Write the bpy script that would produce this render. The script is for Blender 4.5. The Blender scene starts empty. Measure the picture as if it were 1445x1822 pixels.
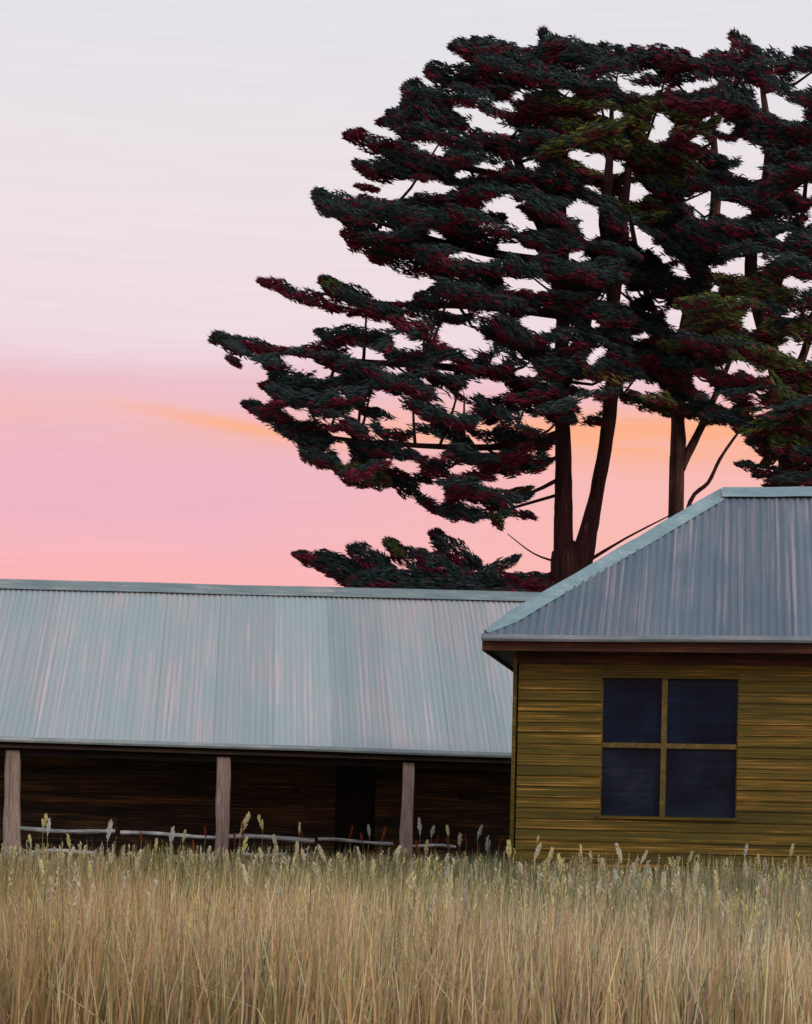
import bpy, math, random
import numpy as np
from mathutils import Matrix, Vector
random.seed(7); rng = np.random.default_rng(11)
R = math.radians
scene = bpy.context.scene
COL = scene.collection

# ------------------------------------------------------------------ camera
F, CX, CY = 3500.0, 722.5, 1440.0            # focal length and optical centre, photo pixels
ROLL = R(1.25); CAMY, CAMZ = -20.0, 1.15
cr, sr = math.cos(ROLL), math.sin(ROLL)
cam = bpy.data.cameras.new('camera'); camo = bpy.data.objects.new('camera', cam); COL.objects.link(camo)
cam.sensor_fit = 'VERTICAL'; cam.sensor_height = 36; cam.lens = 36*F/1822
cam.shift_y = (CY-911)/1822; cam.clip_end = 3000; cam.clip_start = 0.1
camo.matrix_world = Matrix(((cr, -sr, 0, 0), (0, 0, -1, CAMY), (sr, cr, 0, CAMZ), (0, 0, 0, 1)))
scene.camera = camo

# ------------------------------------------------------------------ sky, sun, exposure
SUN_EL, SUN_AZ = R(27), R(128)               # azimuth clockwise from +Y: from the right, behind the viewer
def lin(c):
    return tuple(((v/255)/12.92 if v/255 <= 0.04045 else ((v/255+0.055)/1.055)**2.4) for v in c)+(1,)
world = bpy.data.worlds.new('World'); scene.world = world; world.use_nodes = True
nt = world.node_tree; N = nt.nodes; L = nt.links
for n in list(N): N.remove(n)
def nd(t, **k):
    n = N.new(t)
    for a, b in k.items(): setattr(n, a, b)
    return n
def mth(op, a, b=None, c=None):
    n = nd('ShaderNodeMath', operation=op)
    for i, v in enumerate((a, b, c)):
        if v is None: continue
        if isinstance(v, (int, float)): n.inputs[i].default_value = v
        else: L.new(v, n.inputs[i])
    return n.outputs[0]
def noise(vec, scale, detail=3, rough=.5):
    n = nd('ShaderNodeTexNoise'); L.new(vec, n.inputs['Vector'])
    n.inputs['Scale'].default_value = scale; n.inputs['Detail'].default_value = detail
    n.inputs['Roughness'].default_value = rough
    return n.outputs['Fac']
def vmul(vec, v):
    n = nd('ShaderNodeVectorMath', operation='MULTIPLY'); L.new(vec, n.inputs[0]); n.inputs[1].default_value = v
    return n.outputs[0]
def ramp(fac, stops, interp='LINEAR'):
    n = nd('ShaderNodeValToRGB'); L.new(fac, n.inputs[0]); e = n.color_ramp.elements; n.color_ramp.interpolation = interp
    while len(e) < len(stops): e.new(1)
    for el, (p, c) in zip(e, stops): el.position = p; el.color = c
    return n.outputs[0]
def mix(fac, a, b, bt='MIX'):
    n = nd('ShaderNodeMix', data_type='RGBA', blend_type=bt)
    for s, v in ((n.inputs[0], fac), (n.inputs[6], a), (n.inputs[7], b)):
        if hasattr(v, 'is_linked'): L.new(v, s)
        else: s.default_value = v
    return n.outputs[2]
tc = nd('ShaderNodeTexCoord').outputs['Generated']
sx = nd('ShaderNodeSeparateXYZ'); L.new(tc, sx.inputs[0]); X, Y, Z = sx.outputs
n1 = noise(vmul(tc, (5, 5, 32)), 1.0, 4, .55)          # long soft cloud banks
n2 = noise(vmul(tc, (7, 7, 460)), 1.0, 5, .65)         # fine cirrus threads
zz = mth('ADD', Z, mth('MULTIPLY', mth('SUBTRACT', n1, .5), .020))
zz = mth('ADD', zz, mth('MULTIPLY', mth('SUBTRACT', n2, .5), .012))
skyc = ramp(zz, [(0, lin((242, 168, 152))), (.09, lin((250, 172, 166))), (.113, lin((249, 177, 178))), (.130, lin((244, 180, 188))), (.150, lin((238, 179, 195))),
                 (.172, lin((237, 182, 195))), (.195, lin((238, 188, 197))), (.209, lin((236, 192, 202))), (.217, lin((237, 203, 212))), (.226, lin((239, 216, 221))),
                 (.285, lin((237, 224, 227))), (.334, lin((231, 225, 229))), (.38, lin((228, 226, 231))), (.6, lin((218, 220, 230))), (1, lin((207, 211, 227)))])
az0 = mth('DIVIDE', X, mth('MAXIMUM', Y, .05))
glow = mth('MULTIPLY', ramp(mth('ADD', mth('MULTIPLY', az0, 2.0), .5), [(.30, (0, 0, 0, 1)), (.72, (1, 1, 1, 1))]), ramp(Z, [(.15, (.75, .75, .75, 1)), (.225, (0, 0, 0, 1))]))
skyc = mix(glow, skyc, lin((252, 186, 170)))
# warm lit cloud streaks low in the sky
az = mth('DIVIDE', X, mth('MAXIMUM', Y, .05))
band = mth('POWER', 2.718, mth('MULTIPLY', mth('POWER', mth('DIVIDE', mth('SUBTRACT', mth('ADD', Z, mth('MULTIPLY', mth('SUBTRACT', n1, .5), .02)), .187), .0135), 2), -1))
n3 = noise(vmul(tc, (9, 9, 70)), 1.0, 4, .6)
orange = mth('MULTIPLY', band, ramp(n3, [(.22, (0, 0, 0, 1)), (.48, (1, 1, 1, 1))]))
wide = mth('POWER', 2.718, mth('MULTIPLY', mth('POWER', mth('DIVIDE', mth('SUBTRACT', az, .11), .12), 2), -1))
streak = mth('POWER', 2.718, mth('MULTIPLY', mth('POWER', mth('DIVIDE', mth('SUBTRACT', mth('ADD', Z, mth('MULTIPLY', az, .135)), .1765), .0036), 2), -1))
sleft = mth('POWER', 2.718, mth('MULTIPLY', mth('POWER', mth('DIVIDE', mth('SUBTRACT', az, -.095), .05), 2), -1))
om = mth('ADD', mth('MULTIPLY', orange, mth('ADD', mth('MULTIPLY', wide, .95), .22)), mth('MULTIPLY', streak, mth('MULTIPLY', sleft, .68)))
skyc = mix(mth('MINIMUM', om, 1.0), skyc, lin((252, 176, 136)))
n4 = noise(vmul(tc, (10, 10, 420)), 1.0, 4, .7)
skyc = mix(1.0, skyc, ramp(n4, [(.25, (.965, .965, .968, 1)), (.75, (1.03, 1.03, 1.028, 1))]), 'MULTIPLY')
nish = nd('ShaderNodeTexSky', sky_type='NISHITA', sun_disc=False)
nish.sun_elevation = SUN_EL; nish.sun_rotation = SUN_AZ
skyc = mix(.004, skyc, nish.outputs[0], 'ADD')
world.cycles.sampling_method = 'MANUAL'; world.cycles.sample_map_resolution = 512
bg = nd('ShaderNodeBackground'); L.new(skyc, bg.inputs[0]); bg.inputs[1].default_value = 1.0
wo = nd('ShaderNodeOutputWorld'); L.new(bg.outputs[0], wo.inputs[0])
sun = bpy.data.lights.new('sun', 'SUN'); sun.energy = 1.2; sun.angle = R(14); sun.color = (1, .86, .74)
suno = bpy.data.objects.new('sun', sun); COL.objects.link(suno)
sd = Vector((math.sin(SUN_AZ)*math.cos(SUN_EL), math.cos(SUN_AZ)*math.cos(SUN_EL), math.sin(SUN_EL)))
suno.rotation_euler = sd.to_track_quat('Z', 'Y').to_euler(); suno.location = (12, -12, 12)
vs = scene.view_settings; vs.view_transform = 'Standard'; vs.look = 'None'; vs.gamma = 1; vs.use_curve_mapping = False; vs.exposure = 0

# ------------------------------------------------------------------ projection helpers (photo pixel <-> place)
def ray(px, py):
    dx, dy = (px-CX)/F, (CY-py)/F
    return np.array((dx*cr-dy*sr, 1.0, dx*sr+dy*cr))
CAM = np.array((0, CAMY, CAMZ))
def at(px, py, y): return CAM+ray(px, py)*(y-CAMY)
def on_plane(px, py, p0, n):
    d = ray(px, py); return CAM+d*(np.dot(np.asarray(p0)-CAM, n)/np.dot(d, n))
def proj(P):
    P = np.asarray(P, float); d = P[..., 1]-CAMY
    u, v = P[..., 0]/d, (P[..., 2]-CAMZ)/d
    return CX+F*(u*cr+v*sr), CY-F*(-u*sr+v*cr)

# ------------------------------------------------------------------ object helpers
WO = {}
def root(name, loc, label, cat, group=None):
    o = bpy.data.objects.new(name, None); COL.objects.link(o); o.location = loc; o.empty_display_size = .2
    o['label'] = label; o['category'] = cat
    if group: o['group'] = group
    WO[o.name] = np.array(loc, float); return o
def obj(name, V, Fc, mat, parent=None, smooth=False, uv=None, label=None):
    V = np.asarray(V, float); c = V.mean(0)
    me = bpy.data.meshes.new(name); me.from_pydata((V-c).tolist(), [], [tuple(f) for f in Fc])
    me.materials.append(mat)
    if smooth: me.polygons.foreach_set('use_smooth', [True]*len(me.polygons))
    if uv is not None:
        lay = me.uv_layers.new(name='UVMap'); vi = np.empty(len(me.loops), int); me.loops.foreach_get('vertex_index', vi)
        lay.data.foreach_set('uv', np.asarray(uv, np.float32)[vi].ravel())
    me.update()
    o = bpy.data.objects.new(name, me); COL.objects.link(o)
    o.location = c-(WO[parent.name] if parent else 0); WO[o.name] = c
    if parent: o.parent = parent
    if label: o['label'] = label
    return o
class MB:
    def __init__(s): s.V = []; s.F = []; s.n = 0
    def add(s, V, Fc):
        s.V += [tuple(v) for v in V]; s.F += [tuple(i+s.n for i in f) for f in Fc]; s.n = len(s.V); return s
BOXF = [(0, 3, 2, 1), (4, 5, 6, 7), (0, 1, 5, 4), (1, 2, 6, 5), (2, 3, 7, 6), (3, 0, 4, 7)]
def box(o, a, b, c):
    """corner o and three edge vectors"""
    o, a, b, c = map(lambda v: np.asarray(v, float), (o, a, b, c))
    return [o, o+a, o+a+b, o+b, o+c, o+a+c, o+a+b+c, o+b+c], BOXF
def catmull(P, k=4):
    P = np.asarray(P, float); Q = np.vstack([2*P[0]-P[1], P, 2*P[-1]-P[-2]]); out = []
    for i in range(1, len(Q)-2):
        for t in np.arange(k)/k:
            a, b, c, d = Q[i-1:i+3]
            out.append(.5*((2*b)+(c-a)*t+(2*a-5*b+4*c-d)*t*t+(3*b-a-3*c+d)*t**3))
    out.append(P[-1]); return np.array(out)
def tube(pts, rad, n=9, rough=0.0, k=4):
    """tapered limb through points"""
    pr = catmull(np.hstack([np.asarray(pts, float), np.asarray(rad, float)[:, None]]), k)
    P, r = pr[:, :3], np.maximum(pr[:, 3], .002); T = np.gradient(P, axis=0); T /= np.linalg.norm(T, axis=1)[:, None]
    V = []; Fc = []
    ref = np.array((.3, 1, .1)) if abs(T[0][1]) < .8 else np.array((1., 0, .2))
    for i, (p, t) in enumerate(zip(P, T)):
        a = np.cross(t, ref); a /= np.linalg.norm(a); b = np.cross(t, a)
        for j in range(n):
            th = 2*math.pi*j/n; rr = r[i]*(1+rough*random.uniform(-1, 1))
            V.append(p+rr*(a*math.cos(th)+b*math.sin(th)))
    for i in range(len(P)-1):
        for j in range(n):
            k2 = (j+1) % n; Fc.append((i*n+j, i*n+k2, (i+1)*n+k2, (i+1)*n+j))
    Fc.append(tuple(range(n-1, -1, -1))); Fc.append(tuple((len(P)-1)*n+j for j in range(n)))
    return V, Fc

# ------------------------------------------------------------------ materials
def new_mat(name):
    global nt, N, L
    m = bpy.data.materials.new(name); m.use_nodes = True; nt = m.node_tree; N = nt.nodes; L = nt.links
    for n in list(N): N.remove(n)
    o = nd('ShaderNodeOutputMaterial'); p = nd('ShaderNodeBsdfPrincipled'); L.new(p.outputs[0], o.inputs[0])
    return m, p
def coords(kind, jitter=True):
    t = nd('ShaderNodeTexCoord').outputs[kind]
    if not jitter: return t
    oi = nd('ShaderNodeObjectInfo').outputs['Random']
    c = nd('ShaderNodeCombineXYZ'); L.new(mth('MULTIPLY', oi, 37.0), c.inputs[0]); L.new(mth('MULTIPLY', oi, 91.0), c.inputs[1]); L.new(mth('MULTIPLY', oi, 53.0), c.inputs[2])
    a = nd('ShaderNodeVectorMath', operation='ADD'); L.new(t, a.inputs[0]); L.new(c.outputs[0], a.inputs[1]); return a.outputs[0]
def bump(p, h, strength, dist=.01):
    b = nd('ShaderNodeBump'); b.inputs['Strength'].default_value = strength; b.inputs['Distance'].default_value = dist
    L.new(h, b.inputs['Height']); L.new(b.outputs[0], p.inputs['Normal'])
def streaky(name, stops, scale, patch_scale, patch=None, kind='Object', rough=.75, bstr=.4, tone=.25, patch_amt=.5, metallic=0, spec=.3):
    """colour streaks running along a board or sheet, with larger worn patches"""
    m, p = new_mat(name); v = coords(kind)
    a = noise(vmul(v, scale), 1.0, 5, .62)
    b = noise(vmul(v, patch_scale), 1.0, 4, .6)
    h = noise(vmul(v, tuple(q*3.1 for q in scale)), 1.0, 3, .6)
    f = mth('ADD', mth('ADD', a, mth('MULTIPLY', mth('SUBTRACT', h, .5), .55)), mth('MULTIPLY', mth('SUBTRACT', b, .5), .7))
    oi = nd('ShaderNodeObjectInfo').outputs['Random']
    c = ramp(f, stops)
    if patch: c = mix(mth('MULTIPLY', ramp(b, [(.5, (0, 0, 0, 1)), (.68, (1, 1, 1, 1))]), patch_amt), c, patch)
    c = mix(1.0, c, ramp(oi, [(0, (1-tone,)*3+(1,)), (1, (1+tone*.4,)*3+(1,))]), 'MULTIPLY')
    L.new(c, p.inputs['Base Color']); p.inputs['Roughness'].default_value = rough; p.inputs['Metallic'].default_value = metallic
    p.inputs['Specular IOR Level'].default_value = spec
    bump(p, a, bstr, .006); return m
def c4(*v): return tuple(v)+(1,)
M = {}
M['ochre'] = streaky('ochre_weatherboard_paint', [(.34, c4(.056, .048, .004)), (.49, c4(.092, .074, .005)), (.58, c4(.150, .098, .008)), (.68, c4(.38, .205, .028)), (.78, c4(.62, .38, .13))],
                     (.9, .9, 60), (.6, .6, 2.2), c4(.075, .066, .006), rough=.65, bstr=.8, tone=.12)
M['fascia'] = streaky('red_brown_trim_paint', [(.3, c4(.022, .007, .004)), (.55, c4(.060, .018, .008)), (.75, c4(.17, .058, .018))], (1.5, 1.5, 60), (1, 1, 3), rough=.6)
M['sash'] = streaky('ochre_window_trim', [(.3, c4(.085, .066, .012)), (.6, c4(.17, .125, .03)), (.8, c4(.30, .21, .07))], (14, 14, 14), (3, 3, 3), rough=.55)
M['shade_board'] = streaky('shade_painted_shed_boards', [(.34, c4(.018, .018, .016)), (.50, c4(.042, .038, .029)), (.61, c4(.13, .09, .036)), (.76, c4(.36, .23, .09))],
                          (1.1, 1.1, 70), (.6, .6, 4), c4(.06, .042, .018), rough=.8, patch_amt=.35)  # shade of the shed interior is put into these dark board colours
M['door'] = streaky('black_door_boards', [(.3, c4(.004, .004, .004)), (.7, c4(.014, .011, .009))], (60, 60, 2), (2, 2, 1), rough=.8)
M['post'] = streaky('mauve_grey_post_timber', [(.3, c4(.17, .128, .108)), (.55, c4(.33, .262, .222)), (.75, c4(.46, .38, .33))], (45, 45, 2.2), (5, 5, 1), rough=.85)
M['rail'] = streaky('silvered_rail_timber', [(.3, c4(.12, .15, .17)), (.5, c4(.32, .37, .38)), (.7, c4(.62, .65, .63))], (2, 40, 40), (2, 4, 4), rough=.85)
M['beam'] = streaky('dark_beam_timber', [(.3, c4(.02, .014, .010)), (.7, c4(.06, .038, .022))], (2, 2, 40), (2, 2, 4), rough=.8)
def iron(name, base, dark, pale, patch):
    m, p = new_mat(name)
    uvn = nd('ShaderNodeUVMap').outputs[0]
    a = noise(vmul(uvn, (30, .30, 1)), 1.0, 5, .62)        # streaks washed down the sheets
    b = noise(vmul(uvn, (1.1, .45, 1)), 1.0, 4, .6)
    g = noise(vmul(uvn, (150, .8, 1)), 1.0, 3, .6)
    f = mth('ADD', mth('ADD', a, mth('MULTIPLY', mth('SUBTRACT', b, .5), .6)), mth('MULTIPLY', mth('SUBTRACT', g, .5), .3))
    c = ramp(f, [(.30, dark), (.45, base), (.54, base), (.64, pale)])
    c = mix(mth('MULTIPLY', ramp(b, [(.42, (0, 0, 0, 1)), (.66, (1, 1, 1, 1))]), .5), c, patch)
    oi = nd('ShaderNodeObjectInfo').outputs['Random']
    c = mix(1.0, c, ramp(oi, [(0, (.86, .87, .88, 1)), (1, (1.05, 1.05, 1.05, 1))]), 'MULTIPLY')
    L.new(c, p.inputs['Base Color']); p.inputs['Roughness'].default_value = .55; p.inputs['Metallic'].default_value = .15
    p.inputs['Specular IOR Level'].default_value = .3
    bump(p, g, .15, .004); return m
M['iron_shed'] = iron('weathered_pale_iron', c4(.35, .45, .46), c4(.30, .405, .42), c4(.60, .54, .55), c4(.38, .385, .405))
M['iron_house'] = iron('weathered_slate_iron', c4(.125, .178, .222), c4(.10, .148, .192), c4(.34, .31, .335), c4(.16, .20, .245))
M['cap_shed'] = streaky('grey_green_ridge_iron', [(.3, c4(.17, .255, .265)), (.6, c4(.25, .34, .35)), (.78, c4(.42, .44, .45))], (1.5, 20, 20), (2, 2, 2), rough=.5, metallic=.2)
M['cap_house'] = streaky('teal_ridge_iron', [(.3, c4(.18, .30, .33)), (.6, c4(.24, .375, .41)), (.78, c4(.40, .47, .5))], (3, 12, 12), (2, 2, 2), rough=.5, metallic=.2)
M['gutter_shed'] = streaky('pale_gutter_iron', [(.3, c4(.26, .37, .40)), (.6, c4(.36, .47, .5)), (.78, c4(.52, .56, .58))], (3, 12, 25), (2, 2, 2), rough=.5, metallic=.2)
M['gutter_house'] = streaky('slate_gutter_iron', [(.3, c4(.22, .32, .38)), (.6, c4(.32, .41, .48)), (.78, c4(.5, .52, .56))], (3, 12, 25), (2, 2, 2), rough=.5, metallic=.2)
def glass(name, lo, mid, hi):
    m, p = new_mat(name); v = coords('Object')
    a = noise(v, 2.3, 3, .5); b = noise(vmul(v, (2, 2, 22)), 1.0, 4, .6)
    c = ramp(mth('ADD', a, mth('MULTIPLY', mth('SUBTRACT', b, .5), .5)), [(.3, lo), (.55, mid), (.72, hi)])
    L.new(c, p.inputs['Base Color']); p.inputs['Roughness'].default_value = .25; p.inputs['Specular IOR Level'].default_value = .10
    bump(p, noise(v, 3.0, 2, .5), .12, .02); return m
M['glass'] = glass('dark_navy_glass', c4(.002, .004, .010), c4(.003, .012, .030), c4(.006, .022, .048))
M['glass_dusty'] = glass('dusty_navy_glass', c4(.003, .007, .014), c4(.008, .016, .032), c4(.018, .028, .046))
def attr_mat(name, rough=.8, spec=.15, trans=0.0):
    m, p = new_mat(name); a = nd('ShaderNodeAttribute', attribute_name='Col')
    L.new(a.outputs['Color'], p.inputs['Base Color']); p.inputs['Roughness'].default_value = rough; p.inputs['Specular IOR Level'].default_value = spec
    if trans:
        t = nd('ShaderNodeBsdfTranslucent'); L.new(a.outputs['Color'], t.inputs[0]); mx = nd('ShaderNodeMixShader'); mx.inputs[0].default_value = trans
        o = [n for n in N if n.type == 'OUTPUT_MATERIAL'][0]
        L.new(p.outputs[0], mx.inputs[1]); L.new(t.outputs[0], mx.inputs[2]); L.new(mx.outputs[0], o.inputs[0])
    return m
M['leaf'] = attr_mat('cypress_foliage', .75, .12)
M['blade'] = attr_mat('dry_grass', .8, .15, .33)
def bark(name, stops):
    m, p = new_mat(name); v = coords('Object')
    a = noise(vmul(v, (16, 16, 1.4)), 1.0, 5, .65); b = noise(vmul(v, (2, 2, .5)), 1.0, 3, .5)
    L.new(ramp(mth('ADD', a, mth('MULTIPLY', mth('SUBTRACT', b, .5), .6)), stops), p.inputs['Base Color']); p.inputs['Roughness'].default_value = .9
    p.inputs['Specular IOR Level'].default_value = .1
    bump(p, a, .9, .04); return m
M['bark'] = bark('dark_red_brown_bark', [(.3, c4(.022, .013, .013)), (.5, c4(.055, .026, .026)), (.62, c4(.085, .027, .028)), (.74, c4(.20, .15, .095))])
M['bark2'] = bark('brown_bark', [(.3, c4(.030, .018, .017)), (.5, c4(.070, .038, .033)), (.62, c4(.12, .055, .048)), (.78, c4(.20, .15, .09))])
def ground_mat():
    m, p = new_mat('dry_paddock_soil'); v = coords('Object', False)
    a = noise(v, .5, 5, .6); b = noise(v, 14, 4, .6)
    c = mix(.5, ramp(a, [(.35, c4(.16, .125, .065)), (.65, c4(.27, .20, .105))]), ramp(b, [(.3, c4(.14, .105, .055)), (.7, c4(.30, .23, .12))]))
    L.new(c, p.inputs['Base Color']); p.inputs['Roughness'].default_value = .95; bump(p, b, .8, .05); return m
M['ground'] = ground_mat()

# ------------------------------------------------------------------ ground
g = []; gf = []
xs = [-900, -200, -60]+list(np.linspace(-16, 16, 41))+[60, 200, 900]; ys = [-120, -40]+list(np.linspace(-20, 20, 51))+[60, 200, 1500]
for j, y in enumerate(ys):
    for i, x in enumerate(xs):
        near = abs(x) <= 16 and -20 < y < 3
        g.append((x, y, (.03*math.sin(x*1.7+y*.6)+.025*math.sin(y*1.9-x*.8)) if near else 0))
        if i and j: a = j*len(xs)+i; gf.append((a-len(xs)-1, a-len(xs), a, a-1))
gd = obj('ground', g, gf, M['ground'], smooth=True); gd['kind'] = 'structure'
UP = np.array((0, 0, 1.))

# ------------------------------------------------------------------ corrugated iron
def sheets(parent, e0, e1, top_fn, up, nrm, mat, w=.762, pitch=.0762, amp=.0075, lap=.0):
    """corrugated sheets side by side along the eave e0->e1; top_fn(s) = slope length at distance s"""
    e0, e1 = np.asarray(e0), np.asarray(e1); Lr = np.linalg.norm(e1-e0); ex_ = (e1-e0)/Lr
    n = int(math.ceil(Lr/w))
    for k in range(n):
        s0, s1 = k*w, min((k+1)*w, Lr)
        m = max(3, int(round((s1-s0)/pitch*6))); ss = np.linspace(s0, s1, m+1)
        lift = .004*(k % 2)+random.uniform(0, .003); low = random.uniform(-.012, .012); V = []; U = []; Fc = []
        for s in ss:
            h = top_fn(s)
            off = amp*math.sin(2*math.pi*s/pitch)+lift
            for t in (0, .33, .66, 1):
                d = low*(1-t)+h*t
                V.append(e0+ex_*s+np.asarray(up)*d+np.asarray(nrm)*(off+random.uniform(-.0012, .0012))); U.append((s, d))
        for i in range(m):
            for t in range(3):
                a = i*4+t; Fc.append((a, a+4, a+5, a+1))
        obj('roof_sheet', V, Fc, mat, parent, smooth=True, uv=U)
        tops.setdefault(parent.name, 0); tops[parent.name] += 1
tops = {}
def cap(name, a, b, r, mat, parent, drop=.03):
    """folded ridge capping: rolled top with two flat wings"""
    a, b = np.asarray(a, float), np.asarray(b, float); d = (b-a)/np.linalg.norm(b-a)
    if name == 'hip_cap': a = a+d*.05
    side = np.cross(d, UP); side /= np.linalg.norm(side); upv = np.cross(side, d)
    prof = [(-2.6*r, -1.75*r), (-1.0*r, -.45*r), (-.75*r, .35*r), (0, .75*r), (.75*r, .35*r), (1.0*r, -.45*r), (2.6*r, -1.75*r)]
    V = []; Fc = []; n = len(prof); K = 12
    for i in range(K):
        p = a+(b-a)*i/(K-1)+upv*(drop+random.uniform(-.006, .006))
        q = .35 if (i == 0 and name == 'hip_cap') else 1
        for (u, v) in prof: V.append(p+side*u*q+upv*(v*q-(.02 if q < 1 else 0)))
    for i in range(K-1):
        for j in range(n-1): Fc.append((i*n+j, i*n+j+1, (i+1)*n+j+1, (i+1)*n+j))
    Fc += [tuple(range(n)), tuple((K-1)*n+j for j in range(n-1, -1, -1))]
    return obj(name, V, Fc, mat, parent, smooth=True)
def gutter(a, b, out, mat, parent, w=.11, h=.085):
    a, b, out = np.asarray(a, float), np.asarray(b, float), np.asarray(out, float)
    prof = [(0, 0), (0, -h), (w*.8, -h), (w, -h*.55), (w, .012), (w-.014, .012), (w-.014, -h*.5), (w*.76, -h+.012), (.01, -h+.012), (.01, 0)]
    V = []; Fc = []; n = len(prof); K = 12
    for i in range(K):
        p = a+(b-a)*i/(K-1)+UP*random.uniform(-.006, .006)
        for (u, v) in prof: V.append(p+out*u+UP*v)
    for i in range(K-1):
        for j in range(n): Fc.append((i*n+j, (i+1)*n+j, (i+1)*n+(j+1) % n, i*n+(j+1) % n))
    Fc.append(tuple(range(n))); Fc.append(tuple((K-1)*n+j for j in range(n-1, -1, -1)))
    return obj('gutter', V, Fc, mat, parent)

# ------------------------------------------------------------------ house
TH = R(9); ex = np.array((math.cos(TH), -math.sin(TH), 0)); ey = np.array((math.sin(TH), math.cos(TH), 0))
HC = at(858, 1128, -.35); ze = HC[2]; LEN = 7.6; OH = .33
r_, rise = 2.4, 1.8
for _ in range(30):                                  # run and rise of the hip that meet the ridge end in the photograph
    x, y = proj(HC+(ex+ey)*r_+UP*rise); r_ += (1285-x)/330; rise += (y-878)/220
SL = math.hypot(r_, rise); WID = 2*r_
house = root('weatherboard_house', (HC[0]+2, HC[1]+2, 0), 'ochre weatherboard house with slate-blue hipped iron roof and four-pane window', 'house')
P0 = np.array((HC[0], HC[1], 0)); W0 = P0+OH*(ex+ey); WL, WD = LEN-2*OH, WID-2*OH; WT = ze-.10
core, cf = box(W0+.05*(ex+ey)+UP*.05, ex*(WL-.1), ey*(WD-.1), UP*(WT-.05))
wall = obj('wall', core, cf, M['beam'], house)
# window opening on the front wall
def swall(px, py):
    p = on_plane(px, py, W0-ey*.03, -ey); d = p-W0; return float(np.dot(d, ex)), float(p[2])
wx0, wzt = swall(1072, 1206); wx1, wzb = swall(1310, 1456); mxv, mzh = swall(1181, 1327)
BH = .108
def board(o, run, out, s0, s1, z0, h):
    """one lapped weatherboard, thick at its lower edge"""
    a, b = o+run*s0, o+run*s1; t0 = .027+random.uniform(-.002, .003); t1 = .012; dz = random.uniform(-.003, .003)
    V = []
    for p in (a, b):
        V += [p+UP*(z0+dz), p+UP*(z0+dz)+out*t0, p+UP*(z0+h+.012)+out*t1, p+UP*(z0+h+.012)]
    return obj('weatherboard', V, [(0, 1, 2, 3), (7, 6, 5, 4), (0, 4, 5, 1), (1, 5, 6, 2), (2, 6, 7, 3), (3, 7, 4, 0)], M['ochre'], wall)
nb = int((WT-.12)/BH)
for k in range(nb+1):
    z = .12+k*BH; h = min(BH, WT-z-.012)
    if h < .03: continue
    # front
    lo, hi = z, z+h
    spans = [(0, WL)]
    if hi > wzb-.03 and lo < wzt+.03:
        spans = [(0, wx0), (wx1, WL)]
        if lo < wzb-.05: board(W0, ex, -ey, wx0+.002, wx1-.002, z, wzb-.042-z)
        if hi > wzt+.05: board(W0, ex, -ey, wx0+.002, wx1-.002, wzt+.022, hi-wzt-.022)
    elif k % 3 == 1: spans = [(0, 3.4), (3.403, WL)]
    for a, b in spans: board(W0, ex, -ey, a+.016*(a == 0), b, z, h)
    board(W0+ey*WD, -ey, -ex, 0, WD-.016, z, h)
    board(W0+ex*WL+ey*WD, -ex, ey, 0, WL, z, h); board(W0+ex*WL, ey, ex, 0, WD, z, h)
# corner stop
V, Fc = box(W0-ex*.040-ey*.040+UP*.1, ex*.036, ey*.036, UP*(WT-.12)); obj('corner_board', V, Fc, M['ochre'], house)
# window: dark reveal, frame, glazing bars, four panes
win = obj('window', *box(W0+ex*wx0+ey*.045+UP*wzb, ex*(wx1-wx0), ey*.012, UP*(wzt-wzb)), M['door'], house)
FR = .012
for (a, b, c, d) in ((wx0, wx1, wzb-.028, wzb), (wx0, wx1, wzt, wzt+.02)):
    obj('window_sill' if d == wzb else 'window_head', *box(W0+ex*(a-.01)-ey*(.052 if d == wzb else .036)+UP*c, ex*(b-a+.02), ey*.085, UP*(d-c)), M['ochre'], win)
for a in (wx0, wx1-FR): obj('window_frame', *box(W0+ex*a-ey*.006+UP*wzb, ex*FR, ey*.05, UP*(wzt-wzb)), M['ochre'], win)
MW = .05
obj('glazing_bar', *box(W0+ex*(mxv-MW*.55)-ey*.014+UP*wzb, ex*MW*1.1, ey*.03, UP*(wzt-wzb)), M['sash'], win)
for a, b in ((wx0+FR, mxv-MW*.55), (mxv+MW*.55, wx1-FR)):
    obj('glazing_bar', *box(W0+ex*a-ey*.011+UP*(mzh-MW/2), ex*(b-a), ey*.03, UP*MW), M['sash'], win)
    for c, d in ((wzb, mzh-MW/2), (mzh+MW/2, wzt)):
        obj('pane', *box(W0+ex*a+ey*.016+UP*c, ex*(b-a), ey*.006, UP*(d-c)), M['glass' if c > wzb+.1 else 'glass_dusty'], win)
# eaves: soffit, painted shadow board, fascia
V, Fc = box(P0+.03*(ex+ey)+UP*(ze-.135), ex*(LEN-.06), ey*(WID-.06), UP*.02); obj('soffit', V, Fc, M['fascia'], house)
for (o, run, out, Ln) in ((P0, ex, -ey, LEN), (P0+ey*WID, -ey, -ex, WID), (P0+ex*LEN, ey, ex, WID), (P0+ey*WID+ex*LEN, -ex, ey, LEN)):
    V, Fc = box(o+run*.004+UP*(ze-.165)-out*.030, run*(Ln-.008), out*.028, UP*.15); obj('fascia', V, Fc, M['fascia'], house)
V, Fc = box(W0-ey*.046+UP*(WT-.165), ex*WL, ey*.018, UP*.125); obj('soffit_shadow_board', V, Fc, M['fascia'], house)  # dark strip painting the soffit's shadow onto the top of the wall
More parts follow.
